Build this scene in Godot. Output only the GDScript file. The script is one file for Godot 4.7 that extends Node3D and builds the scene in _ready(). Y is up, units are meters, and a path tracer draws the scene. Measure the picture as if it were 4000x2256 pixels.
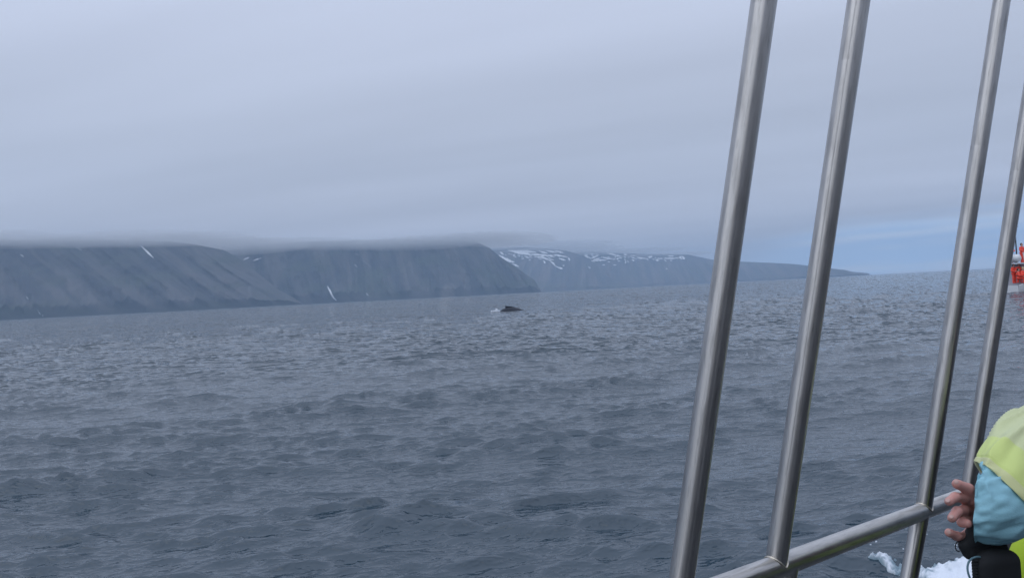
extends Node3D
# A grey day at sea off a steep coast, seen over the tube railing of a small excursion boat.
# Origin: the sea surface straight below the eye. -Z is the way the eye looks, +X to its right.
# Far land is laid out as a surveyor would: by bearing (degrees, clockwise from -Z), distance and height in metres.

const EYE := 2.6
# the boat's own axes, heeled and pitched by the swell: forward along the rail, up along the bars, inboard
const RAIL_ORIGIN := Vector3(0.4972, 2.0262, -1.6079)
const FORE := Vector3(0.70008, -0.09745, -0.70738)
const MAST := Vector3(0.18161, 0.98245, 0.04439)
const INBOARD := Vector3(0.69063, -0.15955, 0.70545)

var M := {}
var rng := RandomNumberGenerator.new()
var taken := {}

# ------------------------------------------------------------------ helpers
func tag(o: Node, label := "", category := "", group := "", kind := "") -> Node:
	if label: o.set_meta("label", label)
	if category: o.set_meta("category", category)
	if group: o.set_meta("group", group)
	if kind: o.set_meta("kind", kind)
	return o

func numbered(called: String, parent: Node) -> String:
	var key := str(parent.get_instance_id()) + called
	var n: int = taken.get(key, 0)
	taken[key] = n + 1
	return called if n == 0 else "%s_%03d" % [called, n]

func base(called: String, at := Transform3D.IDENTITY, parent: Node = self) -> Node3D:
	var o := Node3D.new()
	o.name = numbered(called, parent)
	parent.add_child(o, true)
	o.transform = at
	return o

func mesh_node(called: String, mesh: Mesh, mat: Material, parent: Node = self, at := Transform3D.IDENTITY) -> MeshInstance3D:
	var o := MeshInstance3D.new()
	o.name = numbered(called, parent)
	o.mesh = mesh
	if mat: o.material_override = mat
	o.cast_shadow = GeometryInstance3D.SHADOW_CASTING_SETTING_ON
	parent.add_child(o, true)
	o.transform = at
	return o

func paint(name_: String, linear: Color, rough := 0.7, metal := 0.0) -> StandardMaterial3D:
	var m := StandardMaterial3D.new()
	m.resource_name = name_
	m.albedo_color = linear.linear_to_srgb()
	m.roughness = rough
	m.metallic = metal
	return m

func arrays_mesh(v: PackedVector3Array, n: PackedVector3Array, i: PackedInt32Array, c := PackedColorArray(), uv := PackedVector2Array()) -> ArrayMesh:
	var a := []
	a.resize(Mesh.ARRAY_MAX)
	a[Mesh.ARRAY_VERTEX] = v
	if n.size(): a[Mesh.ARRAY_NORMAL] = n
	if c.size(): a[Mesh.ARRAY_COLOR] = c
	if uv.size(): a[Mesh.ARRAY_TEX_UV] = uv
	a[Mesh.ARRAY_INDEX] = i
	var m := ArrayMesh.new()
	m.add_surface_from_arrays(Mesh.PRIMITIVE_TRIANGLES, a)
	return m

# a grid of points (rows of cols) as a smooth surface; flip turns its face round
func grid_mesh(p: PackedVector3Array, cols: int, rows: int, flip := false, c := PackedColorArray(), uv := PackedVector2Array(), closed := false) -> ArrayMesh:
	var n := PackedVector3Array()
	n.resize(p.size())
	for r in rows:
		for k in cols:
			var k0 := k - 1
			var k1 := k + 1
			if closed:
				k0 = (cols - 2) if k == 0 else k - 1
				k1 = 1 if k == cols - 1 else k + 1
			else:
				k0 = maxi(k0, 0)
				k1 = mini(k1, cols - 1)
			var du := p[r * cols + k1] - p[r * cols + k0]
			var dv := p[mini(r + 1, rows - 1) * cols + k] - p[maxi(r - 1, 0) * cols + k]
			var q := du.cross(dv)
			n[r * cols + k] = (q if not flip else -q).normalized()
	var idx := PackedInt32Array()
	for r in rows - 1:
		for k in cols - 1:
			var a := r * cols + k
			if not flip:
				idx.append_array(PackedInt32Array([a, a + cols, a + 1, a + 1, a + cols, a + cols + 1]))
			else:
				idx.append_array(PackedInt32Array([a, a + 1, a + cols, a + 1, a + cols + 1, a + cols]))
	return arrays_mesh(p, n, idx, c, uv)

# a round tube through points; radius one number or one per point; ends closed
func tube(pts: PackedVector3Array, radii: Array, sides := 24, caps := true) -> ArrayMesh:
	var p := PackedVector3Array()
	var uv := PackedVector2Array()
	var up := Vector3.UP
	var along := 0.0
	var ring := []
	for i in pts.size():
		var t := (pts[mini(i + 1, pts.size() - 1)] - pts[maxi(i - 1, 0)]).normalized()
		if i == 0:
			up = Vector3.UP if absf(t.y) < 0.9 else Vector3.RIGHT
		var x := up.cross(t).normalized()
		var y := t.cross(x)
		up = y
		if i > 0: along += pts[i].distance_to(pts[i - 1])
		var rad: float = radii[mini(i, radii.size() - 1)]
		for k in sides + 1:
			var a := TAU * k / sides
			p.append(pts[i] + (x * cos(a) + y * sin(a)) * rad)
			uv.append(Vector2(float(k) / sides, along))
	if caps:
		for e in 2:
			var start := 0 if e == 0 else (pts.size() - 1) * (sides + 1)
			var row := p.slice(start, start + sides + 1)
			var c: Vector3 = pts[0] if e == 0 else pts[pts.size() - 1]
			ring = []
			for q in row: ring.append(c.lerp(q, 0.001))
			if e == 0:
				var pp := PackedVector3Array(ring)
				pp.append_array(p)
				p = pp
				var uu := PackedVector2Array()
				uu.resize(sides + 1)
				uu.append_array(uv)
				uv = uu
			else:
				p.append_array(PackedVector3Array(ring))
				var uu := PackedVector2Array()
				uu.resize(sides + 1)
				uv.append_array(uu)
	return grid_mesh(p, sides + 1, p.size() / (sides + 1), false, PackedColorArray(), uv, true)

func on_boat(s: float, u: float, o: float) -> Vector3:
	return RAIL_ORIGIN + FORE * s + MAST * u + INBOARD * o

func bearing(b: float, r: float, y := 0.0) -> Vector3:
	return Vector3(sin(deg_to_rad(b)) * r, y, -cos(deg_to_rad(b)) * r)

# ------------------------------------------------------------------ sky
func sky_image() -> ImageTexture:
	var w := 2048
	var h := 1024
	var lo := FastNoiseLite.new()
	lo.seed = 11
	lo.noise_type = FastNoiseLite.TYPE_SIMPLEX_SMOOTH
	lo.frequency = 0.16
	lo.fractal_octaves = 4
	lo.fractal_gain = 0.45
	var fine := FastNoiseLite.new()
	fine.seed = 5
	fine.noise_type = FastNoiseLite.TYPE_SIMPLEX_SMOOTH
	fine.frequency = 0.5
	fine.fractal_octaves = 4
	var data := PackedFloat32Array()
	data.resize(w * h * 3)
	var zen := Vector3(0.74, 0.83, 1.04)
	var top := Vector3(0.41, 0.455, 0.57)
	var mid := Vector3(0.365, 0.408, 0.505)
	var low := Vector3(0.38, 0.408, 0.49)
	var blue_hi := Vector3(0.38, 0.49, 0.68)
	var blue_lo := Vector3(0.42, 0.62, 0.92)
	for j in h:
		var el := (0.5 - (j + 0.5) / h) * PI
		var e := rad_to_deg(el)
		for i in w:
			var c := low
			if e > 0.0:
				var az := wrapf((i + 0.5) / w * TAU, -PI, PI)
				var b := rad_to_deg(az)
				# the deck of cloud is level, so its streaks draw together towards the horizon
				var d := 1.0 / tan(el + 0.035)
				var x := sin(az) * d
				var z := -cos(az) * d
				# rolls lie across the wind
				var ux := x * 0.93 + z * 0.36
				var uz := -x * 0.36 + z * 0.93
				var n := lo.get_noise_2d(ux * 0.45, uz * 1.25)
				var m := fine.get_noise_2d(ux * 0.35, uz * 1.5)
				if e < 9.0: c = low.lerp(mid, e / 9.0)
				elif e < 22.0: c = mid.lerp(top, smoothstep(0.0, 1.0, (e - 9.0) / 13.0))
				else: c = top.lerp(zen, smoothstep(0.0, 1.0, (e - 22.0) / 52.0))
				c *= 1.0 + 0.115 * n + 0.085 * m * smoothstep(0.0, 6.0, e)
				# towards the open sea the deck ends and lets blue show under it
				var gap := smoothstep(8.0, 26.0, b) * (1.0 - smoothstep(60.0, 100.0, b))
				var edge := 1.0 + 2.3 * gap + 1.9 * fine.get_noise_2d(b * 0.05, e * 1.3) * gap
				var open := gap * (1.0 - smoothstep(edge - 1.1, edge + 0.9, e))
				var wisps := smoothstep(-0.05, 0.35, fine.get_noise_2d(b * 0.07 + 40.0, (e - b * 0.03) * 2.4)) * 0.85
				var blue := blue_lo.lerp(blue_hi, clampf(e / 5.0, 0.0, 1.0))
				c = c.lerp(blue.lerp(Vector3(0.58, 0.67, 0.82), wisps), open)
			var q := (j * w + i) * 3
			data[q] = c.x
			data[q + 1] = c.y
			data[q + 2] = c.z
	return ImageTexture.create_from_image(Image.create_from_data(w, h, false, Image.FORMAT_RGBF, data.to_byte_array()))

# ------------------------------------------------------------------ sea
# One square of sea as a sum of waves, made by an inverse Fourier transform. It repeats seamlessly every `side` metres.
func fourier(re: PackedFloat32Array, im: PackedFloat32Array, n: int) -> Array:
	var bits := int(round(log(n) / log(2.0)))
	var rev := PackedInt32Array()
	rev.resize(n)
	for i in n:
		var r := 0
		for b in bits:
			if i & (1 << b): r |= 1 << (bits - 1 - b)
		rev[i] = r
	var cs := PackedFloat32Array()
	var sn := PackedFloat32Array()
	cs.resize(n / 2)
	sn.resize(n / 2)
	for i in n / 2:
		cs[i] = cos(TAU * i / n)
		sn[i] = sin(TAU * i / n)
	for pass_ in 2:
		var tr := PackedFloat32Array()
		var ti := PackedFloat32Array()
		tr.resize(n * n)
		ti.resize(n * n)
		for row in n:
			var a := PackedFloat32Array()
			var b := PackedFloat32Array()
			a.resize(n)
			b.resize(n)
			var o := row * n
			for i in n:
				a[i] = re[o + rev[i]]
				b[i] = im[o + rev[i]]
			var half := 1
			while half < n:
				var step := n / (half * 2)
				var s := 0
				while s < n:
					var t := 0
					for k in range(s, s + half):
						var l := k + half
						var xr := a[l] * cs[t] - b[l] * sn[t]
						var xi := a[l] * sn[t] + b[l] * cs[t]
						a[l] = a[k] - xr
						b[l] = b[k] - xi
						a[k] += xr
						b[k] += xi
						t += step
					s += half * 2
				half *= 2
			for i in n:
				tr[i * n + row] = a[i]
				ti[i * n + row] = b[i]
		re = tr
		im = ti
	return [re, im]

# per cell: height, shift x, shift z, normal x, normal z
func sea_tile(n: int, side: float, k_from: float, k_to: float, towards: float, spread: float, longest: float, finest: float, tilt: float, amount: float, peaked: float, chop: float, seed_: int) -> PackedFloat32Array:
	var r := RandomNumberGenerator.new()
	r.seed = seed_
	var dk := TAU / side
	var gr := PackedFloat32Array()
	var gi := PackedFloat32Array()
	gr.resize(n * n)
	gi.resize(n * n)
	for j in n:
		for i in n:
			var x := r.randfn()
			var y := r.randfn()
			var kx := dk * (i if i < n / 2 else i - n)
			var kz := dk * (j if j < n / 2 else j - n)
			var k := sqrt(kx * kx + kz * kz)
			if k < maxf(k_from, 0.001) or k >= k_to or i == n / 2 or j == n / 2: continue
			var c := (kx * cos(towards) + kz * sin(towards)) / k
			var p := amount * exp(-1.0 / pow(k * longest, 2.0) - pow(k / finest, 2.0)) / pow(k, 4.0) * pow(maxf(k, 3.2) / 8.0, tilt) * (spread + (1.0 - spread) * 1.9 * pow(c * c, 3.6))
			var s := sqrt(p) * dk * 0.7071
			gr[j * n + i] = x * s
			gi[j * n + i] = y * s
	var hr := PackedFloat32Array()
	var hi := PackedFloat32Array()
	var zr := PackedFloat32Array()
	var zi := PackedFloat32Array()
	for q in [hr, hi, zr, zi]: q.resize(n * n)
	for j in n:
		for i in n:
			var a := j * n + i
			var b := ((n - j) % n) * n + (n - i) % n
			var re := gr[a] + gr[b]
			var im := gi[a] - gi[b]
			if re == 0.0 and im == 0.0: continue
			var kx := dk * (i if i < n / 2 else i - n)
			var kz := dk * (j if j < n / 2 else j - n)
			var k := sqrt(kx * kx + kz * kz)
			# shift = -i k/|k| h  (x goes in as the imaginary part of the first transform)
			var dxr := im * kx / k
			var dxi := -re * kx / k
			hr[a] = re - dxi
			hi[a] = im + dxr
			zr[a] = im * kz / k
			zi[a] = -re * kz / k
	var f := fourier(hr, hi, n)
	var g := fourier(zr, zi, n)
	var out := PackedFloat32Array()
	out.resize(n * n * 5)
	var H: PackedFloat32Array = f[0]
	var X: PackedFloat32Array = f[1]
	var Z: PackedFloat32Array = g[0]
	var cell := side / n
	# steep narrow crests over wide flat troughs
	var sigma := 0.0
	for v in H: sigma += v * v
	sigma = sqrt(sigma / (n * n))
	for a in n * n:
		var q := maxf(H[a] / sigma, -0.5 / peaked)
		q += peaked * (q * q - 1.0)
		H[a] = (q if q < 1.6 else 1.6 + (q - 1.6) * 0.45) * sigma
	for j in n:
		for i in n:
			var e := j * n + (i + 1) % n
			var w := j * n + (i + n - 1) % n
			var so := ((j + 1) % n) * n + i
			var no := ((j + n - 1) % n) * n + i
			var tx := Vector3(2.0 * cell - chop * (X[e] - X[w]), H[e] - H[w], -chop * (Z[e] - Z[w]))
			var tz := Vector3(-chop * (X[so] - X[no]), H[so] - H[no], 2.0 * cell - chop * (Z[so] - Z[no]))
			var nn := tz.cross(tx)
			if nn.y < 0.05 * nn.length(): nn.y = 0.05 * nn.length()
			var a := (j * n + i) * 5
			out[a] = H[j * n + i]
			out[a + 1] = -chop * X[j * n + i]
			out[a + 2] = -chop * Z[j * n + i]
			out[a + 3] = nn.x / nn.y
			out[a + 4] = nn.z / nn.y
	return out

var swell: PackedFloat32Array
var ripple: PackedFloat32Array
const SWELL_N := 512
const SWELL_SIDE := 147.0
const RIPPLE_N := 512
const RIPPLE_SIDE := 19.3
var gust := FastNoiseLite.new()

func tile_at(t: PackedFloat32Array, n: int, x: float, z: float, out: PackedFloat32Array) -> void:
	var fx := floorf(x)
	var fz := floorf(z)
	var i0 := posmod(int(fx), n)
	var j0 := posmod(int(fz), n)
	var i1 := (i0 + 1) % n
	var j1 := (j0 + 1) % n
	var u := x - fx
	var v := z - fz
	var a := (j0 * n + i0) * 5
	var b := (j0 * n + i1) * 5
	var c := (j1 * n + i0) * 5
	var d := (j1 * n + i1) * 5
	var wa := (1.0 - u) * (1.0 - v)
	var wb := u * (1.0 - v)
	var wc := (1.0 - u) * v
	var wd := u * v
	for k in 5:
		out[k] = t[a + k] * wa + t[b + k] * wb + t[c + k] * wc + t[d + k] * wd

# sea surface over the resting point (x, z): [point, normal]
func sea_point(x: float, z: float, s: PackedFloat32Array, r: PackedFloat32Array) -> Array:
	# waves shorter than what lies between two points of the mesh pass over to the normal map
	var gap := (x * x + z * z) / 2090.0
	var fs := minf(1.0, pow(4.0 / maxf(gap, 0.01), 0.12))
	var fr := minf(1.0, pow(0.7 / maxf(gap, 0.01), 0.27))
	tile_at(swell, SWELL_N, x * SWELL_N / SWELL_SIDE, z * SWELL_N / SWELL_SIDE, s)
	var rx := x * 0.94 + z * 0.342
	var rz := -x * 0.342 + z * 0.94
	tile_at(ripple, RIPPLE_N, rx * RIPPLE_N / RIPPLE_SIDE, rz * RIPPLE_N / RIPPLE_SIDE, r)
	var g := 1.0 + 0.35 * gust.get_noise_2d(x, z)
	var q := clampf(0.85 + s[0] * 2.8 + 0.5 * gust.get_noise_2d(x * 2.3 + 900.0, z * 2.3), 0.3, 1.7)
	g *= fs
	q *= fr
	var nx := s[3] * g + (r[3] * 0.94 - r[4] * 0.342) * q
	var nz := s[4] * g + (r[3] * 0.342 + r[4] * 0.94) * q
	# a wave steeper than this would have broken
	var steep := sqrt(nx * nx + nz * nz)
	var ease := 1.0 / sqrt(1.0 + pow(steep / 0.65, 2.0))
	nx *= ease
	nz *= ease
	# what tilts away lies hidden behind the crests when far off
	var far := maxf(sqrt(x * x + z * z), 0.1)
	var away := (nx * x + nz * z) / far
	var share := clampf((gap - 0.1) / 1.6, 0.0, 1.0)
	var shift := (-0.85 if away > 0.0 else 0.7) * away * share - 0.025 * share
	nx += x / far * shift
	nz += z / far * shift
	return [Vector3(x + s[1] * g + (r[1] * 0.94 - r[2] * 0.342) * q, s[0] * g + r[0] * q, z + s[2] * g + (r[1] * 0.342 + r[2] * 0.94) * q), Vector3(nx, 1.0, nz).normalized()]

func build_sea() -> void:
	gust.seed = 3
	gust.frequency = 0.013
	gust.fractal_octaves = 2
	swell = sea_tile(SWELL_N, SWELL_SIDE, 0.0, 3.2, 1.35, 0.03, 0.9, 60.0, 0.0, 0.0011, 0.22, 1.0, 21)
	ripple = sea_tile(RIPPLE_N, RIPPLE_SIDE, 3.2, 40.0, 1.1, 0.05, 10.0, 28.0, 1.4, 0.0054, 0.25, 0.7, 8)

	# finest wavelets: a normal map
	var im := Image.create(RIPPLE_N, RIPPLE_N, false, Image.FORMAT_RGB8)
	for j in RIPPLE_N:
		for i in RIPPLE_N:
			var a := (j * RIPPLE_N + i) * 5
			var n := Vector3(ripple[a + 3], 1.0, ripple[a + 4]).normalized()
			im.set_pixel(i, j, Color(n.x * 0.5 + 0.5, -n.z * 0.5 + 0.5, n.y * 0.5 + 0.5))
	var water := paint("sea water", Color(0.025, 0.046, 0.064), 0.06)
	water.metallic_specular = 0.5
	water.normal_enabled = true
	var wavelets := ImageTexture.create_from_image(im)
	water.normal_texture = wavelets
	water.normal_scale = 0.45
	water.uv1_scale = Vector3.ONE * 5.7
	var bands := [[33.0, water]]
	for b in [[48.0, 0.55], [70.0, 0.75], [110.0, 0.85], [260.0, 0.95], [99999.0, 0.8]]:
		var w: StandardMaterial3D = water.duplicate()
		w.uv1_scale = Vector3.ONE
		w.normal_scale = b[1]
		bands.append([b[0], w])
	# rings that lie closer together near the eye, out to where the haze takes over
	var radii := PackedFloat32Array([0.6, 1.2, 2.0, 2.8, 3.5])
	var dip := atan(EYE / 4.2)
	while dip > atan(EYE / 2200.0):
		radii.append(EYE / tan(dip))
		dip -= 0.00056
	var far := radii[radii.size() - 1]
	for k in 24:
		radii.append(far * pow(9300.0 / far, (k + 1) / 24.0))
	var angles := PackedFloat32Array()
	for k in 1120: angles.append(deg_to_rad(-52.0 + 104.0 * k / 1119.0))
	for k in 140: angles.append(deg_to_rad(52.0 + 256.0 * (k + 1) / 140.0))
	var cols := angles.size()
	var rows := radii.size()
	var p := PackedVector3Array()
	var nn := PackedVector3Array()
	var uv := PackedVector2Array()
	p.resize(cols * rows)
	nn.resize(cols * rows)
	uv.resize(cols * rows)
	var job := func(row: int) -> void:
		var s := PackedFloat32Array()
		var r := PackedFloat32Array()
		s.resize(5)
		r.resize(5)
		for k in cols:
			var x := sin(angles[k]) * radii[row]
			var z := -cos(angles[k]) * radii[row]
			var at := sea_point(x, z, s, r)
			p[row * cols + k] = at[0]
			nn[row * cols + k] = at[1]
			uv[row * cols + k] = Vector2(x * 0.94 + z * 0.342, -x * 0.342 + z * 0.94) / RIPPLE_SIDE
	for row in rows: job.call(row)
	var sheet := ArrayMesh.new()
	var from_row := 0
	for band in bands:
		var to_row := from_row
		while to_row < rows - 1 and radii[to_row] < band[0]: to_row += 1
		var count := to_row - from_row
		var idx := PackedInt32Array()
		idx.resize(count * (cols - 1) * 6)
		var q := 0
		for row in count:
			for k in cols - 1:
				var a := row * cols + k
				idx[q] = a
				idx[q + 1] = a + cols
				idx[q + 2] = a + 1
				idx[q + 3] = a + 1
				idx[q + 4] = a + cols
				idx[q + 5] = a + cols + 1
				q += 6
		var ar := []
		ar.resize(Mesh.ARRAY_MAX)
		ar[Mesh.ARRAY_VERTEX] = p.slice(from_row * cols, (to_row + 1) * cols)
		ar[Mesh.ARRAY_NORMAL] = nn.slice(from_row * cols, (to_row + 1) * cols)
		ar[Mesh.ARRAY_TEX_UV] = uv.slice(from_row * cols, (to_row + 1) * cols)
		ar[Mesh.ARRAY_INDEX] = idx
		sheet.add_surface_from_arrays(Mesh.PRIMITIVE_TRIANGLES, ar)
		sheet.surface_set_material(sheet.get_surface_count() - 1, band[1])
		from_row = to_row
	var sea := mesh_node("sea", sheet, null)
	tag(sea, "choppy grey blue sea reaching to the coast and the horizon", "", "", "structure")

# ------------------------------------------------------------------ far land
# rows of a table: bearing, distance of the shore, distance of the crest, height of the crest
class Land:
	var table: Array
	var back := 900.0
	var foot := 30.0
	var lean := 0.0
	var rough := 1.0
	var noise := FastNoiseLite.new()
	var gully := FastNoiseLite.new()
	func row(b: float) -> Array:
		var i := 0
		while i < table.size() - 2 and table[i + 1][0] < b: i += 1
		var t := clampf((b - table[i][0]) / (table[i + 1][0] - table[i][0]), 0.0, 1.0)
		return [lerpf(table[i][1], table[i + 1][1], t), lerpf(table[i][2], table[i + 1][2], t), lerpf(table[i][3], table[i + 1][3], t)]
	# v 0 at the shore, 1 at the crest, on to 1.4 behind it
	func point(b: float, v: float) -> Vector3:
		var q := row(b)
		var r: float
		var y: float
		if v <= 1.0:
			r = lerpf(q[0], q[1], v)
			var f := minf(foot * (0.6 + 1.3 * absf(noise.get_noise_2d(b * 160.0, 500.0))), maxf(q[2] * 0.4, 0.0))
			y = -6.0 + (f + 6.0) * smoothstep(0.0, 0.06, v) + (q[2] - f) * (0.86 * v + 0.14 * smoothstep(0.0, 1.0, v))
		else:
			r = q[1] + (v - 1.0) / 0.4 * back
			y = q[2] * (1.0 - 0.55 * smoothstep(1.0, 1.4, v))
		var along := deg_to_rad(b) * r
		var cut := 1.0 - absf(gully.get_noise_2d((along + lean * y) * 1.0, y * 0.22)) * 2.0
		var w := smoothstep(0.0, 0.1, v) * (1.0 - smoothstep(0.75, 1.0, v) * 0.85) * minf(1.0, q[2] / 200.0) * rough
		r -= (cut * 50.0 + noise.get_noise_2d(along, y) * 26.0) * w
		return Vector3(sin(deg_to_rad(b)) * r, y, -cos(deg_to_rad(b)) * r)
	# where the hillside shows at that height above the horizon (degrees)
	func seen(b: float, e: float) -> Vector3:
		var k := 0.0
		var t := tan(deg_to_rad(e))
		while k < 1.0:
			var p := point(b, k)
			if p.y - 2.6 >= t * Vector2(p.x, p.z).length(): return p
			k += 0.004
		return point(b, 1.0)

func land(called: String, label: String, table: Array, cols: int, rows: int, settings: Dictionary) -> Array:
	var l := Land.new()
	l.table = table
	for k in settings:
		if k in ["back", "foot", "lean", "rough"]: l.set(k, settings[k])
	l.noise.seed = settings.seed
	l.noise.frequency = 0.006
	l.noise.fractal_octaves = 5
	l.gully.seed = settings.seed + 1
	l.gully.frequency = 0.0042
	l.gully.fractal_octaves = 4
	var tint := FastNoiseLite.new()
	tint.seed = settings.seed + 2
	tint.frequency = 0.006
	tint.fractal_octaves = 5
	var p := PackedVector3Array()
	var c := PackedColorArray()
	var b0: float = table[0][0]
	var b1: float = table[table.size() - 1][0]
	for j in rows:
		var v := 1.4 * pow(float(j) / (rows - 1), 1.0)
		for i in cols:
			var b := lerpf(b0, b1, float(i) / (cols - 1))
			var q := l.point(b, v)
			p.append(q)
			var along := deg_to_rad(b) * Vector2(q.x, q.z).length()
			var g := tint.get_noise_2d((along + l.lean * q.y) * 1.3, q.y * 0.35)
			var h := tint.get_noise_2d(along * 0.5 + 3000.0, q.y * 1.4)
			var col: Color = settings.rock.lerp(settings.scree, clampf(0.5 + g * 1.7, 0.0, 1.0))
			col = col.lerp(settings.moss, clampf(h * 1.6 + 0.2 - q.y / 900.0, 0.0, 0.75))
			if q.y < 10.0 + 14.0 * g: col = col.lerp(settings.rock * 0.8, 0.5)
			c.append(col)
	var o := mesh_node(called, grid_mesh(p, cols, rows, false, c), M.land)
	tag(o, label, "", "", "structure")
	return [l, o]

# a strip lying on the hillside through points given by bearing and height above the horizon
func strip(l: Land, parent: Node, called: String, pts: Array, wide: float, mat: Material, proud := 5.0) -> void:
	var way := PackedVector3Array()
	var total := 0.0
	for i in pts.size() - 1:
		total += Vector2(pts[i][0], pts[i][1]).distance_to(Vector2(pts[i + 1][0], pts[i + 1][1]))
	var steps := maxi(5, int(total / 0.05))
	var p := PackedVector3Array()
	var cum := 0.0
	var seg := 0
	var seg_len := Vector2(pts[0][0], pts[0][1]).distance_to(Vector2(pts[1][0], pts[1][1]))
	for k in steps + 1:
		var s := total * k / steps
		while seg < pts.size() - 2 and s > cum + seg_len:
			cum += seg_len
			seg += 1
			seg_len = Vector2(pts[seg][0], pts[seg][1]).distance_to(Vector2(pts[seg + 1][0], pts[seg + 1][1]))
		var t := clampf((s - cum) / seg_len, 0.0, 1.0)
		var a := Vector2(pts[seg][0], pts[seg][1])
		var z := Vector2(pts[seg + 1][0], pts[seg + 1][1])
		var c := a.lerp(z, t)
		var dir := (z - a).normalized()
		var side := Vector2(-dir.y, dir.x)
		var f := float(k) / steps
		var half := wide * 0.5 * (0.25 + 0.75 * sin(PI * clampf(f, 0.04, 0.96))) * (0.65 + 0.7 * rng.randf())
		for q in 3:
			var e := c + side * half * (q - 1)
			var at := l.seen(e.x, e.y)
			p.append(at + (Vector3(0, EYE, 0) - at).normalized() * proud * (1.0 if q == 1 else 0.6) + Vector3(0, proud * 0.4, 0))
	mesh_node(called, grid_mesh(p, 3, steps + 1), mat, parent)

func build_land() -> void:
	M.land = paint("hillside", Color.WHITE, 0.95)
	M.land.vertex_color_use_as_albedo = true
	M.snow = paint("old snow", Color(0.78, 0.79, 0.80), 0.8)
	M.fall = paint("white water on rock", Color(0.55, 0.57, 0.58), 0.7)
	var look := {"rock": Color(0.044, 0.043, 0.046), "scree": Color(0.105, 0.094, 0.090), "moss": Color(0.068, 0.070, 0.052), "seed": 4, "lean": 1.6}
	var near: Array = land("hill", "dark steep scree hill under cloud, running down to the water from upper left", [[-62, 3300, 4100, 380], [-50, 3500, 4300, 380], [-40, 3700, 4400, 378], [-32.5, 3850, 4480, 376], [-26, 3950, 4520, 372],
		[-22.8, 4000, 4540, 362], [-21.62, 4000, 4520, 347], [-20.4, 4030, 4480, 322], [-19.55, 4050, 4450, 303], [-18.37, 4100, 4450, 243], [-17.19, 4150, 4420, 154], [-16.2, 4180, 4380, 85], [-15.15, 4210, 4330, 33], [-14.5, 4250, 4300, -4]], 420, 90, look)
	look.merge({"seed": 14, "lean": 0.5, "rock": Color(0.040, 0.042, 0.048), "moss": Color(0.060, 0.070, 0.050)}, true)
	var head: Array = land("headland", "dark flat topped headland under cloud with a steep end at the bay", [[-24, 4700, 5150, 385], [-19.5, 4700, 5130, 372], [-18.9, 4700, 5100, 366], [-14.7, 4650, 5100, 385], [-8, 4700, 5200, 384], [-4, 4850, 5300, 372], [-2.9, 4900, 5320, 362], [-2.23, 4950, 5350, 349],
		[-1.46, 5000, 5350, 311], [-0.73, 5050, 5300, 247], [0.64, 5110, 5280, 150], [1.62, 5160, 5260, 82], [2.06, 5200, 5240, 6], [2.14, 5210, 5230, -6]], 420, 90, look)
	look.merge({"seed": 24, "lean": -0.4, "back": 1500.0, "rough": 0.9, "foot": 8.0, "rock": Color(0.07, 0.073, 0.08), "scree": Color(0.13, 0.115, 0.11), "moss": Color(0.085, 0.09, 0.075)}, true)
	var snowy: Array = land("mountain", "snow streaked mountain behind the headland, its top in cloud", [[-5, 6500, 8100, 470], [-1, 6500, 8100, 466], [1.3, 6550, 8100, 458], [3.0, 6600, 8050, 425], [3.94, 6700, 7950, 395], [5.25, 6750, 7800, 326], [5.89, 6800, 7650, 255], [6.3, 6800, 7500, 165], [6.93, 6850, 7350, 104], [7.6, 6880, 7200, 50], [8.4, 6900, 7150, -6]], 240, 80, look)
	look.merge({"seed": 34}, true)
	var far: Array = land("mountain", "far snow dotted mountain that runs out to a low cape at the horizon", [[1, 7300, 8800, 440], [3.9, 7300, 8800, 432], [6.1, 7300, 8800, 405], [9, 7400, 8800, 358], [11.0, 7450, 8800, 334], [12.44, 7500, 8800, 318], [14.1, 7550, 8700, 245], [16, 7650, 8600, 205], [18, 7750, 8500, 172], [19.36, 7800, 8400, 146], [20.08, 7900, 8300, 127], [21.6, 8000, 8250, 83], [22.54, 8100, 8250, 59], [22.99, 8150, 8250, 38], [23.9, 8200, 8250, 17], [24.12, 8220, 8250, -6]], 380, 80, look)
	for s in [[[-24.66, 4.27], [-24.27, 3.83], [-23.94, 3.45]]]: strip(near[0], near[1], "snow_patch", s, 0.10, M.snow)
	for s in [[[-31.37, 3.86], [-31.19, 3.70]], [[-29.1, 4.38], [-28.94, 4.31]], [[-28.38, 4.27], [-28.06, 4.04]]]: strip(near[0], near[1], "snow_patch", s, 0.05, M.fall)
	for s in [[[-31.17, 1.31], [-31.04, 1.07]], [[-30.61, 0.43], [-30.46, 0.09]], [[-30.46, 0.10], [-30.31, 0.04]]]: strip(near[0], near[1], "waterfall", s, 0.045, M.fall)
	for s in [[[-18.37, 3.15], [-18.2, 3.22], [-18.0, 3.3]], [[-17.76, 3.06], [-17.5, 3.15], [-17.21, 3.23]]]: strip(head[0], head[1], "snow_patch", s, 0.09, M.snow)
	strip(head[0], head[1], "waterfall", [[-12.92, 1.1], [-12.77, 0.79], [-12.57, 0.29], [-12.35, 0.05]], 0.13, M.snow)
	for s in [[[-11.35, 3.61], [-11.25, 3.53]], [[-10.98, 2.54], [-10.82, 2.34]], [[-10.31, 0.51], [-10.14, 0.26]]]: strip(head[0], head[1], "snow_patch", s, 0.06, M.fall)
	M.chute = paint("pale scree", Color(0.14, 0.14, 0.14), 0.9)
	for s in [[[-10.43, 2.78], [-9.99, 2.42], [-9.85, 2.26]], [[-10.93, 3.26], [-10.63, 3.17]]]: strip(head[0], head[1], "scree_chute", s, 0.12, M.chute)
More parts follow.
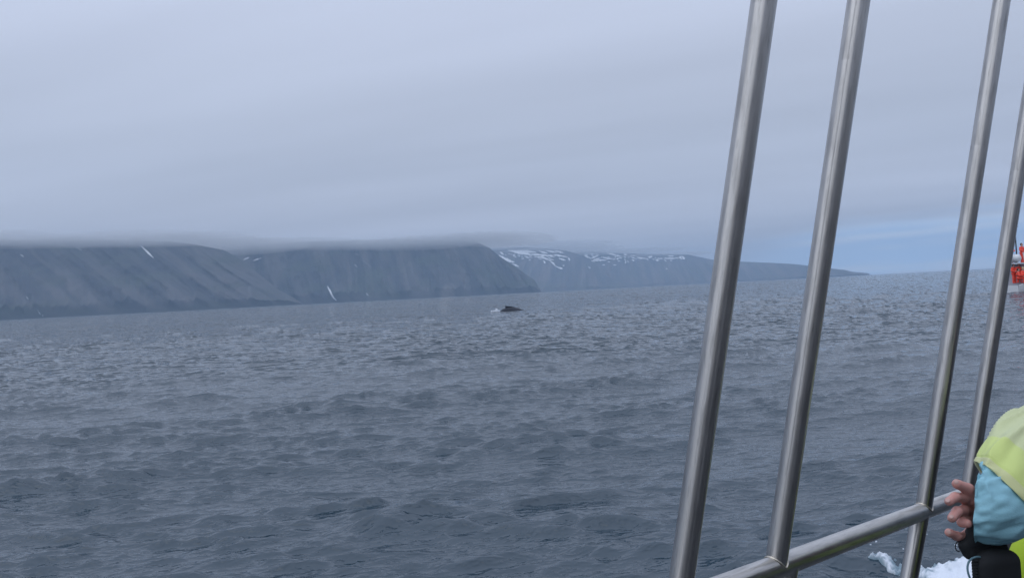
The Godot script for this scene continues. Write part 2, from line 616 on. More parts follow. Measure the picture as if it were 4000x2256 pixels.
	for s in [[[-0.79, 2.71], [-0.4, 2.43], [-0.03, 2.26], [0.26, 2.17]], [[-0.14, 3.03], [0.52, 2.9], [1.12, 2.91], [1.86, 2.78]], [[0.15, 2.94], [0.74, 2.78], [1.4, 2.70]], [[0.68, 2.97], [0.89, 2.88], [1.11, 2.8]]]: strip(snowy[0], snowy[1], "snow_patch", s, 0.19, M.snow)
	for s in [[[0.11, 2.08], [0.35, 1.95], [0.58, 1.83]], [[-0.74, 2.97], [-0.46, 2.73]], [[1.03, 2.67], [1.85, 2.64], [2.51, 2.55], [3.17, 2.39]], [[1.66, 2.51], [2.21, 2.42], [2.65, 2.25], [2.9, 2.08]], [[2.83, 2.11], [3.04, 1.93], [3.18, 1.72]],
		[[3.18, 1.72], [3.43, 1.61], [3.69, 1.52]], [[2.35, 2.17], [2.48, 1.94]], [[2.01, 2.90], [2.3, 2.78], [2.68, 2.67]], [[2.57, 2.88], [2.97, 2.77], [3.34, 2.69]], [[3.16, 2.82], [3.49, 2.74], [3.82, 2.64]], [[3.07, 2.56], [3.55, 2.46], [4.1, 2.32]], [[3.43, 2.28], [3.94, 2.1]], [[4.1, 2.29], [4.19, 2.16], [4.16, 2.05]]]: strip(snowy[0], snowy[1], "snow_patch", s, 0.10, M.snow)
	for s in [[[0.76, 2.39], [0.98, 2.39]], [[1.31, 2.27], [1.44, 2.28]], [[3.7, 1.73], [3.82, 1.75]], [[5.5, 1.56], [5.64, 1.46]]]: strip(snowy[0], snowy[1], "snow_patch", s, 0.07, M.snow)
	for s in [[[4.2, 2.80], [4.6, 2.70]], [[4.56, 2.63], [4.66, 2.77]], [[4.95, 2.57], [5.05, 2.76]], [[5.28, 2.40], [5.5, 2.42]], [[5.68, 2.14], [5.9, 2.19], [6.28, 2.37]], [[5.85, 2.0], [6.04, 2.06], [6.38, 2.12]], [[5.95, 1.96], [6.26, 1.98], [6.85, 1.97]], [[6.6, 2.16], [6.93, 2.07], [7.22, 2.04]], [[6.87, 2.46], [7.31, 2.34], [7.52, 2.26]], [[7.38, 2.27], [7.81, 2.2]],
		[[7.51, 1.96], [7.67, 2.07]], [[8.04, 2.3], [8.29, 2.27]], [[8.51, 2.2], [8.87, 2.15]], [[8.93, 2.04], [9.26, 1.97], [9.65, 1.9]], [[9.7, 2.05], [10.06, 2.02]], [[11.07, 2.02], [11.49, 1.97]], [[10.81, 1.86], [11.2, 1.84], [11.63, 1.81]], [[11.81, 1.88], [12.02, 1.79]], [[8.56, 1.87], [8.78, 1.83]], [[5.69, 2.45], [5.91, 2.42]]]: strip(far[0], far[1], "snow_patch", s, 0.095, M.snow)
	for k in 84:
		var b := rng.randf_range(-0.6, 12.2)
		var e := lerpf(2.86, 1.95, clampf((b + 0.6) / 11.0, 0.0, 1.0)) - 0.45 * rng.randf() * rng.randf()
		var l: Array = snowy if b < 4.0 else far
		var w := rng.randf_range(0.06, 0.28)
		strip(l[0], l[1], "snow_patch", [[b, e], [b + w * 0.5, e - 0.03 - 0.05 * rng.randf()], [b + w, e - 0.09 * rng.randf() - 0.03]], rng.randf_range(0.04, 0.08), M.snow)
	for s in [[[6.88, 1.85], [7.06, 1.83]], [[7.22, 2.0], [7.44, 2.0]], [[7.58, 1.86], [7.79, 1.83]], [[10.26, 1.76], [10.4, 1.74]], [[6.5, 1.65], [6.68, 1.63]], [[7.27, 1.61], [7.5, 1.58]], [[8.08, 1.65], [8.19, 1.74]], [[10.9, 1.13], [11.02, 1.13]], [[8.32, 2.07], [8.43, 2.06]], [[11.23, 1.69], [11.37, 1.68]], [[6.06, 2.43], [6.21, 2.44]]]: strip(far[0], far[1], "snow_patch", s, 0.07, M.snow)

# low stratus that hides the tops
func build_cloud() -> void:
	var fog := FogMaterial.new()
	fog.albedo = Color(1, 1, 1)
	fog.density = 0.0019
	var n := 0
	var banks := [[0.5, 7900, 450, 2000, 46, 1500, 0], [3.6, 8100, 408, 1300, 46, 1500, 0], [7.0, 8650, 378, 1700, 44, 1300, 0], [10.6, 8750, 326, 1300, 34, 900, 10]]
	for k in 17:
		var b := -50.0 + 3.1 * k + rng.randf_range(-0.8, 0.8)
		var d := lerpf(4480.0, 5230.0, smoothstep(-24.0, -14.0, b))
		banks.append([b, d + rng.randf_range(-120.0, 120.0), 359.0 + rng.randf_range(-20.0, 9.0), rng.randf_range(700, 1250), rng.randf_range(50, 86), rng.randf_range(800, 1400), rng.randf_range(-25, 25)])
	for s in banks:
		var f := FogVolume.new()
		f.shape = RenderingServer.FOG_VOLUME_SHAPE_ELLIPSOID
		f.size = Vector3(s[3], s[4], s[5])
		f.material = fog
		f.name = "cloud" if n == 0 else "cloud_%03d" % n
		n += 1
		f.position = bearing(s[0], s[1], s[2])
		f.rotation_degrees.y = -s[0] + s[6]
		tag(f, "low grey stratus lying on the tops of the coast", "", "low cloud on the hills", "stuff")
		add_child(f, true)

# ------------------------------------------------------------------ the boat under the eye
func build_railing() -> void:
	var steel := paint("brushed stainless steel", Color(0.53, 0.52, 0.515), 0.26, 1.0)
	var scratch := FastNoiseLite.new()
	scratch.seed = 9
	scratch.frequency = 0.05
	scratch.fractal_octaves = 4
	var im := Image.create(256, 256, false, Image.FORMAT_RGB8)
	for j in 256:
		for i in 256:
			var v := 0.34 + 0.03 * scratch.get_noise_2d(i * 3.0, j * 0.25) + 0.08 * maxf(0.0, scratch.get_noise_2d(i * 0.8 + 500.0, j * 0.8))
			im.set_pixel(i, j, Color(v, v, v))
	steel.roughness = 1.0
	steel.roughness_texture = ImageTexture.create_from_image(im)
	steel.anisotropy_enabled = true
	steel.anisotropy = -0.9
	var stain := Image.create(256, 256, false, Image.FORMAT_RGB8)
	for j in 256:
		for i in 256:
			var v := 1.0 - 0.10 * clampf(scratch.get_noise_2d(i * 0.5 + 90.0, j * 0.5) * 2.0, 0.0, 1.0) - 0.09 * smoothstep(0.30, 0.55, scratch.get_noise_2d(i * 2.4, j * 1.2 + 700.0)) - 0.03 * absf(scratch.get_noise_2d(i * 6.0, j * 0.1))
			stain.set_pixel(i, j, Color(v, v * 0.995, v * 0.985))
	steel.albedo_texture = ImageTexture.create_from_image(stain)
	M.steel = steel
	var weld := paint("weld bead", Color(0.60, 0.55, 0.47), 0.42, 1.0)
	var frame := Transform3D(Basis(FORE, MAST, INBOARD), RAIL_ORIGIN)
	var rail := base("boat_railing", frame)
	tag(rail, "stainless steel tube railing of the boat with tall leaning bars and sloping handrail", "railing")
	var R := 0.0212
	mesh_node("handrail", tube(PackedVector3Array([Vector3(-3.6, 0, 0), Vector3(-1.2, 0, 0), Vector3(1.0, 0, 0), Vector3(3.4, 0, 0)]), [0.0225], 40), steel, rail)
	for s in [-0.3486, 0.0, 0.862, 1.2667, -1.6, 2.1]:
		var bar := mesh_node("upright_bar", tube(PackedVector3Array([Vector3(s, 0.006, 0), Vector3(s, 0.5, 0), Vector3(s, 2.0, 0)]), [R], 40), steel, rail)
		# fillet of weld where the bar meets the rail
		var ring := PackedVector3Array()
		for k in 33:
			var a := TAU * k / 32
			var z := sin(a) * R * 1.02
			ring.append(Vector3(s + cos(a) * R * 1.02, sqrt(maxf(0.0225 * 0.0225 - z * z, 0.0)) + 0.0006, z))
		mesh_node("weld_bead", tube(ring, [0.0030, 0.0024, 0.0031, 0.0026, 0.0029, 0.0022, 0.0031, 0.0027, 0.0032, 0.0024, 0.0029, 0.0026, 0.0031, 0.0023, 0.0030, 0.0027, 0.0032, 0.0025, 0.0030, 0.0024, 0.0031, 0.0027, 0.0029, 0.0023, 0.0031, 0.0026, 0.0030, 0.0024, 0.0032, 0.0026, 0.0030, 0.0025, 0.0030], 8, false), weld, bar)
	# top tube of the cage, over the frame
	mesh_node("top_tube", tube(PackedVector3Array([Vector3(-3.6, 2.0, 0), Vector3(0, 2.0, 0), Vector3(3.4, 2.0, 0)]), [0.0225], 32), steel, rail)
	for s in [[-1.55, 0.0], [0.055, 0.14], [0.845, 0.16], [2.15, 0.14]]:
		mesh_node("lower_post", tube(PackedVector3Array([Vector3(s[0], -0.004, 0), Vector3(s[0] - s[1], -1.06, 0.02)]), [0.0225], 36), steel, rail)

func build_boat() -> void:
	var frame := Transform3D(Basis(FORE, MAST, INBOARD), RAIL_ORIGIN)
	var deck := base("boat_deck", frame)
	tag(deck, "deck and cabin side of the excursion boat behind the railing", "", "", "structure")
	var grey := paint("deck paint", Color(0.10, 0.11, 0.12), 0.7)
	var dark := paint("cabin paint", Color(0.045, 0.05, 0.06), 0.5)
	var hullm := paint("hull paint", Color(0.05, 0.06, 0.08), 0.4)
	var b := BoxMesh.new()
	b.size = Vector3(9.0, 0.06, 2.6)
	mesh_node("deck_plate", b, grey, deck, Transform3D(Basis.IDENTITY, Vector3(-0.6, -1.09, 1.24)))
	b = BoxMesh.new()
	b.size = Vector3(9.0, 1.5, 2.5)
	mesh_node("hull", b, hullm, deck, Transform3D(Basis.IDENTITY, Vector3(-0.6, -1.872, 1.24)))
	b = BoxMesh.new()
	b.size = Vector3(9.0, 0.08, 1.1)
	mesh_node("cabin_roof", b, paint("roof paint", Color(0.6, 0.61, 0.63), 0.6), deck, Transform3D(Basis.IDENTITY, Vector3(-0.6, 1.40, 2.05)))
	b = BoxMesh.new()
	b.size = Vector3(8.4, 2.4, 0.9)
	mesh_node("cabin", b, dark, deck, Transform3D(Basis.IDENTITY, Vector3(-0.6, 0.143, 2.05)))
	var trim := paint("cabin trim", Color(0.45, 0.46, 0.44), 0.5)
	for k in [-3.1, -2.35, -0.9, -0.82, 0.35, 1.5, 1.62]:
		b = BoxMesh.new()
		b.size = Vector3(0.07, 2.2, 0.05)
		mesh_node("door_frame", b, trim, deck, Transform3D(Basis.IDENTITY, Vector3(k, 0.143, 1.575)))

# ------------------------------------------------------------------ bodies
# Bones are tapered capsules [from, to, radius there, radius here]; their distances are joined softly and meshed as a surface net.
func net(bones: Array, cell: float, blend: float) -> Array:
	var lo := Vector3(INF, INF, INF)
	var hi := -lo
	for b in bones:
		for e in [[b[0], b[2]], [b[1], b[3]]]:
			lo = lo.min(e[0] - Vector3.ONE * (e[1] + blend + cell * 2.0))
			hi = hi.max(e[0] + Vector3.ONE * (e[1] + blend + cell * 2.0))
	var nx := int((hi.x - lo.x) / cell) + 2
	var ny := int((hi.y - lo.y) / cell) + 2
	var nz := int((hi.z - lo.z) / cell) + 2
	var f := PackedFloat32Array()
	f.resize(nx * ny * nz)
	f.fill(1.0)
	for b in bones:
		var a: Vector3 = b[0]
		var ab: Vector3 = b[1] - b[0]
		var r0: float = b[2]
		var r1: float = b[3]
		var len2 := maxf(ab.length_squared(), 1e-9)
		var reach := maxf(r0, r1) + blend * 1.5 + cell * 2.0
		var p0 := ((a.min(b[1]) - lo - Vector3.ONE * reach) / cell).floor().max(Vector3.ZERO)
		var p1 := ((a.max(b[1]) - lo + Vector3.ONE * reach) / cell).ceil().min(Vector3(nx - 1, ny - 1, nz - 1))
		for z in range(int(p0.z), int(p1.z) + 1):
			for y in range(int(p0.y), int(p1.y) + 1):
				for x in range(int(p0.x), int(p1.x) + 1):
					var q := lo + Vector3(x, y, z) * cell - a
					var t := clampf(q.dot(ab) / len2, 0.0, 1.0)
					var d := (q - ab * t).length() - lerpf(r0, r1, t)
					var i := (z * ny + y) * nx + x
					var g := f[i]
					var h := maxf(blend - absf(g - d), 0.0) / blend
					f[i] = minf(g, d) - h * h * blend * 0.25
	var at := PackedInt32Array()
	at.resize(nx * ny * nz)
	at.fill(-1)
	var v := PackedVector3Array()
	var n := PackedVector3Array()
	var idx := PackedInt32Array()
	var sx := 1
	var sy := nx
	var sz := nx * ny
	for z in nz - 1:
		for y in ny - 1:
			for x in nx - 1:
				var i := (z * ny + y) * nx + x
				var inside := 0
				for c in 8:
					if f[i + (c & 1) * sx + ((c >> 1) & 1) * sy + (c >> 2) * sz] < 0.0: inside += 1
				if inside == 0 or inside == 8: continue
				var s := Vector3.ZERO
				var k := 0
				for c in 8:
					for ax in 3:
						if c & (1 << ax): continue
						var c2 := c | (1 << ax)
						var fa := f[i + (c & 1) * sx + ((c >> 1) & 1) * sy + (c >> 2) * sz]
						var fb := f[i + (c2 & 1) * sx + ((c2 >> 1) & 1) * sy + (c2 >> 2) * sz]
						if (fa < 0.0) == (fb < 0.0): continue
						var t := fa / (fa - fb)
						s += Vector3(c & 1, (c >> 1) & 1, c >> 2).lerp(Vector3(c2 & 1, (c2 >> 1) & 1, c2 >> 2), t)
						k += 1
				at[i] = v.size()
				v.append(lo + (Vector3(x, y, z) + s / k) * cell)
				n.append(Vector3(f[i + sx] + f[i + sx + sy + sz] - f[i] - f[i + sy + sz] + f[i + sx + sy] - f[i + sy] + f[i + sx + sz] - f[i + sz],
					f[i + sy] + f[i + sx + sy + sz] - f[i] - f[i + sx + sz] + f[i + sx + sy] - f[i + sx] + f[i + sy + sz] - f[i + sz],
					f[i + sz] + f[i + sx + sy + sz] - f[i] - f[i + sx + sy] + f[i + sx + sz] - f[i + sx] + f[i + sy + sz] - f[i + sy]).normalized())
	for z in range(1, nz - 1):
		for y in range(1, ny - 1):
			for x in range(1, nx - 1):
				var i := (z * ny + y) * nx + x
				var here := f[i] < 0.0
				for ax in 3:
					var st: int = [sx, sy, sz][ax]
					if here == (f[i + st] < 0.0): continue
					var u: int = [sy, sz, sx][ax]
					var w: int = [sz, sx, sy][ax]
					var a := at[i - u - w]
					var b := at[i - w]
					var c := at[i]
					var d := at[i - u]
					if a < 0 or b < 0 or c < 0 or d < 0: continue
					if here: idx.append_array(PackedInt32Array([a, c, b, a, d, c]))
					else: idx.append_array(PackedInt32Array([a, b, c, a, c, d]))
	return [v, n, idx]

func net_mesh(nets: Array) -> ArrayMesh:
	var v := PackedVector3Array()
	var n := PackedVector3Array()
	var idx := PackedInt32Array()
	for q in nets:
		var first := v.size()
		v.append_array(q[0])
		n.append_array(q[1])
		for k in q[2]: idx.append(k + first)
	return arrays_mesh(v, n, idx)

func V(a: Array) -> Vector3:
	return Vector3(a[0], a[1], a[2])

# rings [centre, axis, radius]; swell(angle, along 0..1) is added to the radius
func loft(rings: Array, sides: int, between: int, swell_: Callable, tint: Variant = null) -> ArrayMesh:
	var p := PackedVector3Array()
	var c := PackedColorArray()
	var rows := (rings.size() - 1) * between + 1
	for j in rows:
		var s := float(j) / between
		var i := mini(int(s), rings.size() - 2)
		var t := s - i
		var a: Array = rings[i]
		var b: Array = rings[i + 1]
		var prev: Vector3 = rings[maxi(i - 1, 0)][0]
		var next: Vector3 = rings[mini(i + 2, rings.size() - 1)][0]
		var mid: Vector3 = a[0].cubic_interpolate(b[0], prev, next, t)
		var ax: Vector3 = a[1].lerp(b[1], t).normalized()
		var rad := lerpf(a[2], b[2], t)
		var x := Vector3(0.1, 1, 0.15).cross(ax).normalized()
		var y := ax.cross(x)
		for k in sides + 1:
			var an := TAU * (k % sides) / sides
			p.append(mid + (x * cos(an) + y * sin(an)) * (rad + swell_.call(an, float(j) / (rows - 1))))
			if tint: c.append(tint.call(an, float(j) / (rows - 1)))
	return grid_mesh(p, sides + 1, rows, false, c, PackedVector2Array(), true)

# a flat outline given thickness, with a bevelled edge; outline in x, y, clockwise seen from the front (+z)
func slab(outline: PackedVector2Array, thick: float, bevel: float) -> ArrayMesh:
	var st := SurfaceTool.new()
	st.begin(Mesh.PRIMITIVE_TRIANGLES)
	st.set_smooth_group(-1)
	var cut := Geometry2D.offset_polygon(outline, -bevel)
	var inner: PackedVector2Array = cut[0] if cut.size() else outline
	for face in 2:
		var z := thick * 0.5 * (1 if face == 0 else -1)
		var tri := Geometry2D.triangulate_polygon(inner)
		for k in range(0, tri.size(), 3):
			var q := [inner[tri[k]], inner[tri[k + 1]], inner[tri[k + 2]]]
			if ((q[1] - q[0]).cross(q[2] - q[0]) > 0) == (face == 0): q.reverse()
			for w in q: st.add_vertex(Vector3(w.x, w.y, z))
	var n := outline.size()
	for k in n:
		var a := outline[k]
		var b := outline[(k + 1) % n]
		var ia := nearest(inner, a)
		var ib := nearest(inner, b)
		var h := thick * 0.5 - bevel
		for q in [[Vector3(a.x, a.y, h), Vector3(b.x, b.y, h), Vector3(b.x, b.y, -h), Vector3(a.x, a.y, -h)],
			[Vector3(ia.x, ia.y, thick * 0.5), Vector3(ib.x, ib.y, thick * 0.5), Vector3(b.x, b.y, h), Vector3(a.x, a.y, h)],
			[Vector3(a.x, a.y, -h), Vector3(b.x, b.y, -h), Vector3(ib.x, ib.y, -thick * 0.5), Vector3(ia.x, ia.y, -thick * 0.5)]]:
			for w in [0, 2, 1, 0, 3, 2]: st.add_vertex(q[w])
	st.generate_normals()
	return st.commit()

func nearest(p: PackedVector2Array, to: Vector2) -> Vector2:
	var best := p[0]
	for q in p:
		if q.distance_squared_to(to) < best.distance_squared_to(to): best = q
	return best

func build_person() -> void:
	var skin := paint("skin", Color(0.56, 0.275, 0.235), 0.5)
	skin.subsurf_scatter_enabled = true
	skin.subsurf_scatter_strength = 0.06
	var lime := paint("lime jacket cloth", Color(0.50, 0.68, 0.035), 0.8)
	lime.rim_enabled = true
	lime.rim = 0.3
	var sleeve_m := paint("pale lime sleeve cloth", Color.WHITE, 0.8)
	sleeve_m.vertex_color_use_as_albedo = true
	sleeve_m.rim_enabled = true
	sleeve_m.rim = 0.3
	var cyan := paint("turquoise cuff cloth", Color(0.25, 0.49, 0.57), 0.75)
	cyan.rim_enabled = true
	cyan.rim = 0.3
	var black := paint("black cloth", Color(0.014, 0.017, 0.021), 0.8)
	var weave := NoiseTexture2D.new()
	weave.width = 256
	weave.height = 256
	weave.seamless = true
	var thread := FastNoiseLite.new()
	thread.seed = 2
	thread.frequency = 0.09
	thread.fractal_octaves = 3
	weave.noise = thread
	for m in [lime, sleeve_m, cyan, black]:
		m.heightmap_enabled = true
		m.heightmap_texture = weave
		m.heightmap_scale = 0.05
		m.uv1_triplanar = true
		m.uv1_scale = Vector3.ONE * 9.0
	var me := base("person", Transform3D(Basis.IDENTITY, Vector3(1.442, 0.788, -1.954)))
	tag(me, "person in lime and turquoise jacket at the railing, right hand spread with curled fingers", "person")
	# the body: head, trunk, legs and arms in one, hand and head on finer grids
	var wrist := Vector3(-0.468, 1.300, 0.270)
	var elbow := Vector3(-0.31, 1.372, 0.15)
	var hand := []
	var bones := [
		[V([-0.442, 1.305, 0.262]), V([-0.470, 1.302, 0.268]), 0.024, 0.021],
		[V([-0.466, 1.304, 0.268]), V([-0.500, 1.320, 0.262]), 0.018, 0.0125], [V([-0.466, 1.302, 0.266]), V([-0.503, 1.306, 0.260]), 0.018, 0.0125],
		[V([-0.466, 1.298, 0.266]), V([-0.503, 1.288, 0.261]), 0.018, 0.012], [V([-0.466, 1.294, 0.266]), V([-0.501, 1.271, 0.266]), 0.017, 0.0115],
		[V([-0.470, 1.305, 0.274]), V([-0.503, 1.336, 0.285]), 0.017, 0.0135], [V([-0.503, 1.336, 0.285]), V([-0.524, 1.361, 0.296]), 0.0120, 0.0108], [V([-0.524, 1.361, 0.296]), V([-0.552, 1.375, 0.306]), 0.0112, 0.0098],
		[V([-0.500, 1.320, 0.262]), V([-0.530, 1.340, 0.288]), 0.0112, 0.0102], [V([-0.530, 1.340, 0.288]), V([-0.558, 1.349, 0.308]), 0.0100, 0.0092], [V([-0.558, 1.349, 0.308]), V([-0.579, 1.345, 0.323]), 0.0094, 0.0088],
		[V([-0.503, 1.306, 0.260]), V([-0.533, 1.315, 0.290]), 0.0112, 0.0102], [V([-0.533, 1.315, 0.290]), V([-0.558, 1.321, 0.313]), 0.0100, 0.0094], [V([-0.558, 1.321, 0.313]), V([-0.578, 1.313, 0.329]), 0.0096, 0.0090],
		[V([-0.503, 1.288, 0.261]), V([-0.530, 1.294, 0.287]), 0.0110, 0.0100], [V([-0.530, 1.294, 0.287]), V([-0.545, 1.296, 0.305]), 0.0098, 0.0094], [V([-0.545, 1.296, 0.305]), V([-0.541, 1.297, 0.318]), 0.0094, 0.0088],
		[V([-0.501, 1.271, 0.266]), V([-0.533, 1.261, 0.288]), 0.0100, 0.0092], [V([-0.533, 1.261, 0.288]), V([-0.559, 1.269, 0.307]), 0.0090, 0.0088], [V([-0.559, 1.269, 0.307]), V([-0.581, 1.281, 0.320]), 0.0090, 0.0086]]
	hand = net(bones, 0.0028, 0.0052)
	var head := net([[V([0.03, 1.665, -0.015]), V([0.03, 1.655, 0.02]), 0.088, 0.08], [V([0.03, 1.60, 0.045]), V([0.03, 1.575, 0.06]), 0.052, 0.034], [V([0.03, 1.50, 0.0]), V([0.03, 1.58, 0.01]), 0.055, 0.052],
		[V([0.03, 1.635, 0.095]), V([0.03, 1.607, 0.112]), 0.011, 0.014], [V([-0.055, 1.625, 0.0]), V([-0.06, 1.60, 0.0]), 0.018, 0.012], [V([0.115, 1.625, 0.0]), V([0.12, 1.60, 0.0]), 0.018, 0.012],
		[V([0.005, 1.583, 0.088]), V([0.055, 1.583, 0.088]), 0.009, 0.009], [V([-0.02, 1.662, 0.078]), V([0.08, 1.662, 0.078]), 0.014, 0.014]], 0.006, 0.02)
	var trunk := net([[V([0.03, 1.52, 0.0]), V([0.03, 1.40, -0.01]), 0.055, 0.07], [V([-0.11, 1.41, 0]), V([0.17, 1.41, 0]), 0.07, 0.07], [V([-0.04, 1.28, 0]), V([0.10, 1.28, 0]), 0.115, 0.115], [V([-0.04, 1.08, 0]), V([0.10, 1.08, 0]), 0.105, 0.105], [V([-0.05, 0.94, 0]), V([0.11, 0.94, 0]), 0.115, 0.115],
		[V([-0.16, 1.42, 0.02]), elbow, 0.05, 0.042], [elbow, wrist, 0.042, 0.026], [V([0.22, 1.42, 0]), V([0.29, 1.15, 0.0]), 0.05, 0.042], [V([0.29, 1.15, 0.0]), V([0.25, 0.95, 0.14]), 0.042, 0.028], [V([0.25, 0.95, 0.14]), V([0.24, 0.87, 0.17]), 0.03, 0.022],
		[V([-0.06, 0.9, 0]), V([-0.09, 0.48, 0.02]), 0.085, 0.058], [V([-0.09, 0.48, 0.02]), V([-0.1, 0.09, -0.02]), 0.058, 0.038], [V([0.12, 0.9, 0]), V([0.15, 0.48, 0.02]), 0.085, 0.058], [V([0.15, 0.48, 0.02]), V([0.16, 0.09, -0.02]), 0.058, 0.038]], 0.018, 0.04)
	mesh_node("body", net_mesh([trunk, head, hand]), skin, me)
	# sleeve of three cloth panels, its folds running across the arm
	var fold := FastNoiseLite.new()
	fold.seed = 31
	fold.frequency = 1.0
	fold.fractal_octaves = 3
	var drape := FastNoiseLite.new()
	drape.seed = 44
	drape.frequency = 1.0
	drape.fractal_octaves = 2
	var creases := func(a: float, t: float) -> float:
		var w := drape.get_noise_3d(cos(a) * 0.9, sin(a) * 0.9, t * 1.7)
		var ridge := pow(1.0 - minf(1.0, absf(drape.get_noise_3d(cos(a) * 0.8 + 3.0, sin(a) * 0.8, t * 1.5 + sin(a + 0.8) * 0.5)) * 3.0), 2.0)
		var edge := absf(t - 0.535)
		var edge2 := absf(t - 0.705)
		return (w * 0.009 + ridge * 0.009) * smoothstep(0.0, 0.25, t) * (1.0 - 0.6 * smoothstep(0.8, 0.95, t)) - 0.0022 * (1.0 - smoothstep(0.0, 0.012, minf(edge, edge2)))
	var pale := Color(0.55, 0.59, 0.32)
	var bright := Color(0.56, 0.64, 0.21)
	var band := Color(0.55, 0.565, 0.28)
	var panels := func(a: float, t: float) -> Color:
		return pale if t < 0.535 else bright if t < 0.705 else band
	var ax := V([-0.72, -0.22, 0.66]).normalized()
	var ax2 := V([-0.73, -0.57, -0.12]).normalized()
	mesh_node("jacket_sleeve", loft([[V([-0.10, 1.395, -0.01]), V([-0.9, 0.1, 0.25]).normalized(), 0.088], [V([-0.185, 1.402, 0.03]), V([-0.88, 0.0, 0.30]).normalized(), 0.088], [V([-0.25, 1.398, 0.09]), V([-0.87, -0.12, 0.25]).normalized(), 0.086], [V([-0.32, 1.388, 0.16]), V([-0.84, -0.28, 0.15]).normalized(), 0.084], [V([-0.383, 1.369, 0.23]), V([-0.79, -0.42, 0.05]).normalized(), 0.083], [V([-0.420, 1.349, 0.268]), V([-0.75, -0.53, -0.05]).normalized(), 0.082], [V([-0.430, 1.342, 0.274]), ax2, 0.080], [V([-0.417, 1.352, 0.268]), ax2, 0.069]], 140, 14, creases, panels), sleeve_m, me)
	var dents := func(a: float, t: float) -> float:
		var w := fold.get_noise_3d(cos(a) * 0.9 + 7.0, sin(a) * 0.9, t * 1.3)
		var v := fold.get_noise_3d(cos(a) * 2.2 + 17.0, sin(a) * 2.2, t * 1.0)
		return (0.45 - absf(w) * 2.0) * 0.013 + (0.3 - absf(v) * 1.6) * 0.004 * smoothstep(0.1, 0.5, t)
	var ax3 := V([-0.80, 0.05, -0.60]).normalized()
	var cuff := mesh_node("jacket_cuff", loft([[V([-0.395, 1.358, 0.245]), ax2, 0.070], [V([-0.425, 1.345, 0.272]), ax2, 0.075], [V([-0.452, 1.330, 0.286]), V([-0.80, -0.40, -0.30]).normalized(), 0.077], [V([-0.478, 1.320, 0.290]), V([-0.82, -0.12, -0.5]).normalized(), 0.074], [V([-0.498, 1.317, 0.288]), ax3, 0.068], [V([-0.501, 1.317, 0.287]), ax3, 0.065], [V([-0.492, 1.317, 0.286]), ax3, 0.060], [V([-0.455, 1.322, 0.278]), ax3, 0.056]], 110, 14, dents), cyan, me)
	tag(cuff, "turquoise cuff")
	# the rest of the clothes
	mesh_node("jacket", net_mesh([net([[V([-0.11, 1.39, 0]), V([0.17, 1.39, 0]), 0.096, 0.096], [V([-0.05, 1.28, 0]), V([0.11, 1.28, 0]), 0.15, 0.15], [V([-0.07, 1.10, 0.0]), V([0.13, 1.10, 0.0]), 0.165, 0.165], [V([-0.085, 0.93, 0]), V([0.145, 0.93, 0]), 0.175, 0.175],
		[V([-0.12, 1.10, 0.04]), V([-0.13, 0.95, 0.04]), 0.15, 0.155], [V([0.03, 1.47, -0.01]), V([0.03, 1.52, -0.01]), 0.085, 0.08], [V([0.22, 1.42, 0]), V([0.30, 1.15, 0]), 0.075, 0.07], [V([0.30, 1.15, 0]), V([0.255, 0.96, 0.13]), 0.07, 0.06]], 0.016, 0.05)]), black, me)
	mesh_node("jacket_pocket", net_mesh([net([[V([-0.20, 1.10, 0.05]), V([-0.205, 0.98, 0.05]), 0.088, 0.092], [V([-0.19, 1.10, 0.05]), V([-0.12, 1.12, 0.06]), 0.08, 0.08]], 0.008, 0.03)]), lime, me)
	mesh_node("trousers", net_mesh([net([[V([-0.07, 0.86, 0]), V([0.13, 0.86, 0]), 0.135, 0.135], [V([-0.07, 0.85, 0]), V([-0.09, 0.48, 0.02]), 0.11, 0.085], [V([-0.09, 0.48, 0.02]), V([-0.1, 0.12, -0.01]), 0.085, 0.075], [V([0.13, 0.85, 0]), V([0.15, 0.48, 0.02]), 0.11, 0.085], [V([0.15, 0.48, 0.02]), V([0.16, 0.12, -0.01]), 0.085, 0.075]], 0.018, 0.04)]), black, me)
	for x in [-0.1, 0.16]:
		mesh_node("boot", net_mesh([net([[V([x, 0.16, -0.02]), V([x, 0.05, -0.02]), 0.062, 0.055], [V([x, 0.045, -0.03]), V([x, 0.04, 0.15]), 0.048, 0.042]], 0.012, 0.03)]), black, me)
	mesh_node("hat", net_mesh([net([[V([0.03, 1.70, -0.02]), V([0.03, 1.705, 0.005]), 0.095, 0.088], [V([0.03, 1.69, -0.03]), V([0.03, 1.675, -0.045]), 0.088, 0.082]], 0.009, 0.03)]), black, me)
	for x in [0.0, 0.06]:
		var s := SphereMesh.new()
		s.radius = 0.011
		s.height = 0.022
		mesh_node("eye", s, paint("eye", Color(0.3, 0.3, 0.3), 0.2), me, Transform3D(Basis.IDENTITY, Vector3(x, 1.642, 0.088)))
	# finger nails
	var nail := paint("finger nail", Color(0.50, 0.31, 0.27), 0.35)
	for q in [[[-0.585, 1.349, 0.329], [-0.5, 0.8, 0.5]], [[-0.583, 1.318, 0.335], [-0.6, 0.75, 0.4]], [[-0.585, 1.284, 0.326], [-0.7, 0.2, 0.6]], [[-0.556, 1.381, 0.312], [-0.3, 0.5, 0.8]]]:
		var s := SphereMesh.new()
		s.radius = 0.0050
		s.height = 0.0100
		s.radial_segments = 14
		s.rings = 8
		var up: Vector3 = V(q[1]).normalized()
		var x := up.cross(Vector3(0.2, 0.3, -1)).normalized()
		mesh_node("finger_nail", s, nail, me, Transform3D(Basis(x, up * 0.3, x.cross(up)), V(q[0]) - up * 0.0005))
	# a black knitted wristlet shows under the hand
	var knit := func(a: float, t: float) -> float: return 0.0012 * sin(a * 24.0) + 0.003 * sin(t * 9.0 + a)
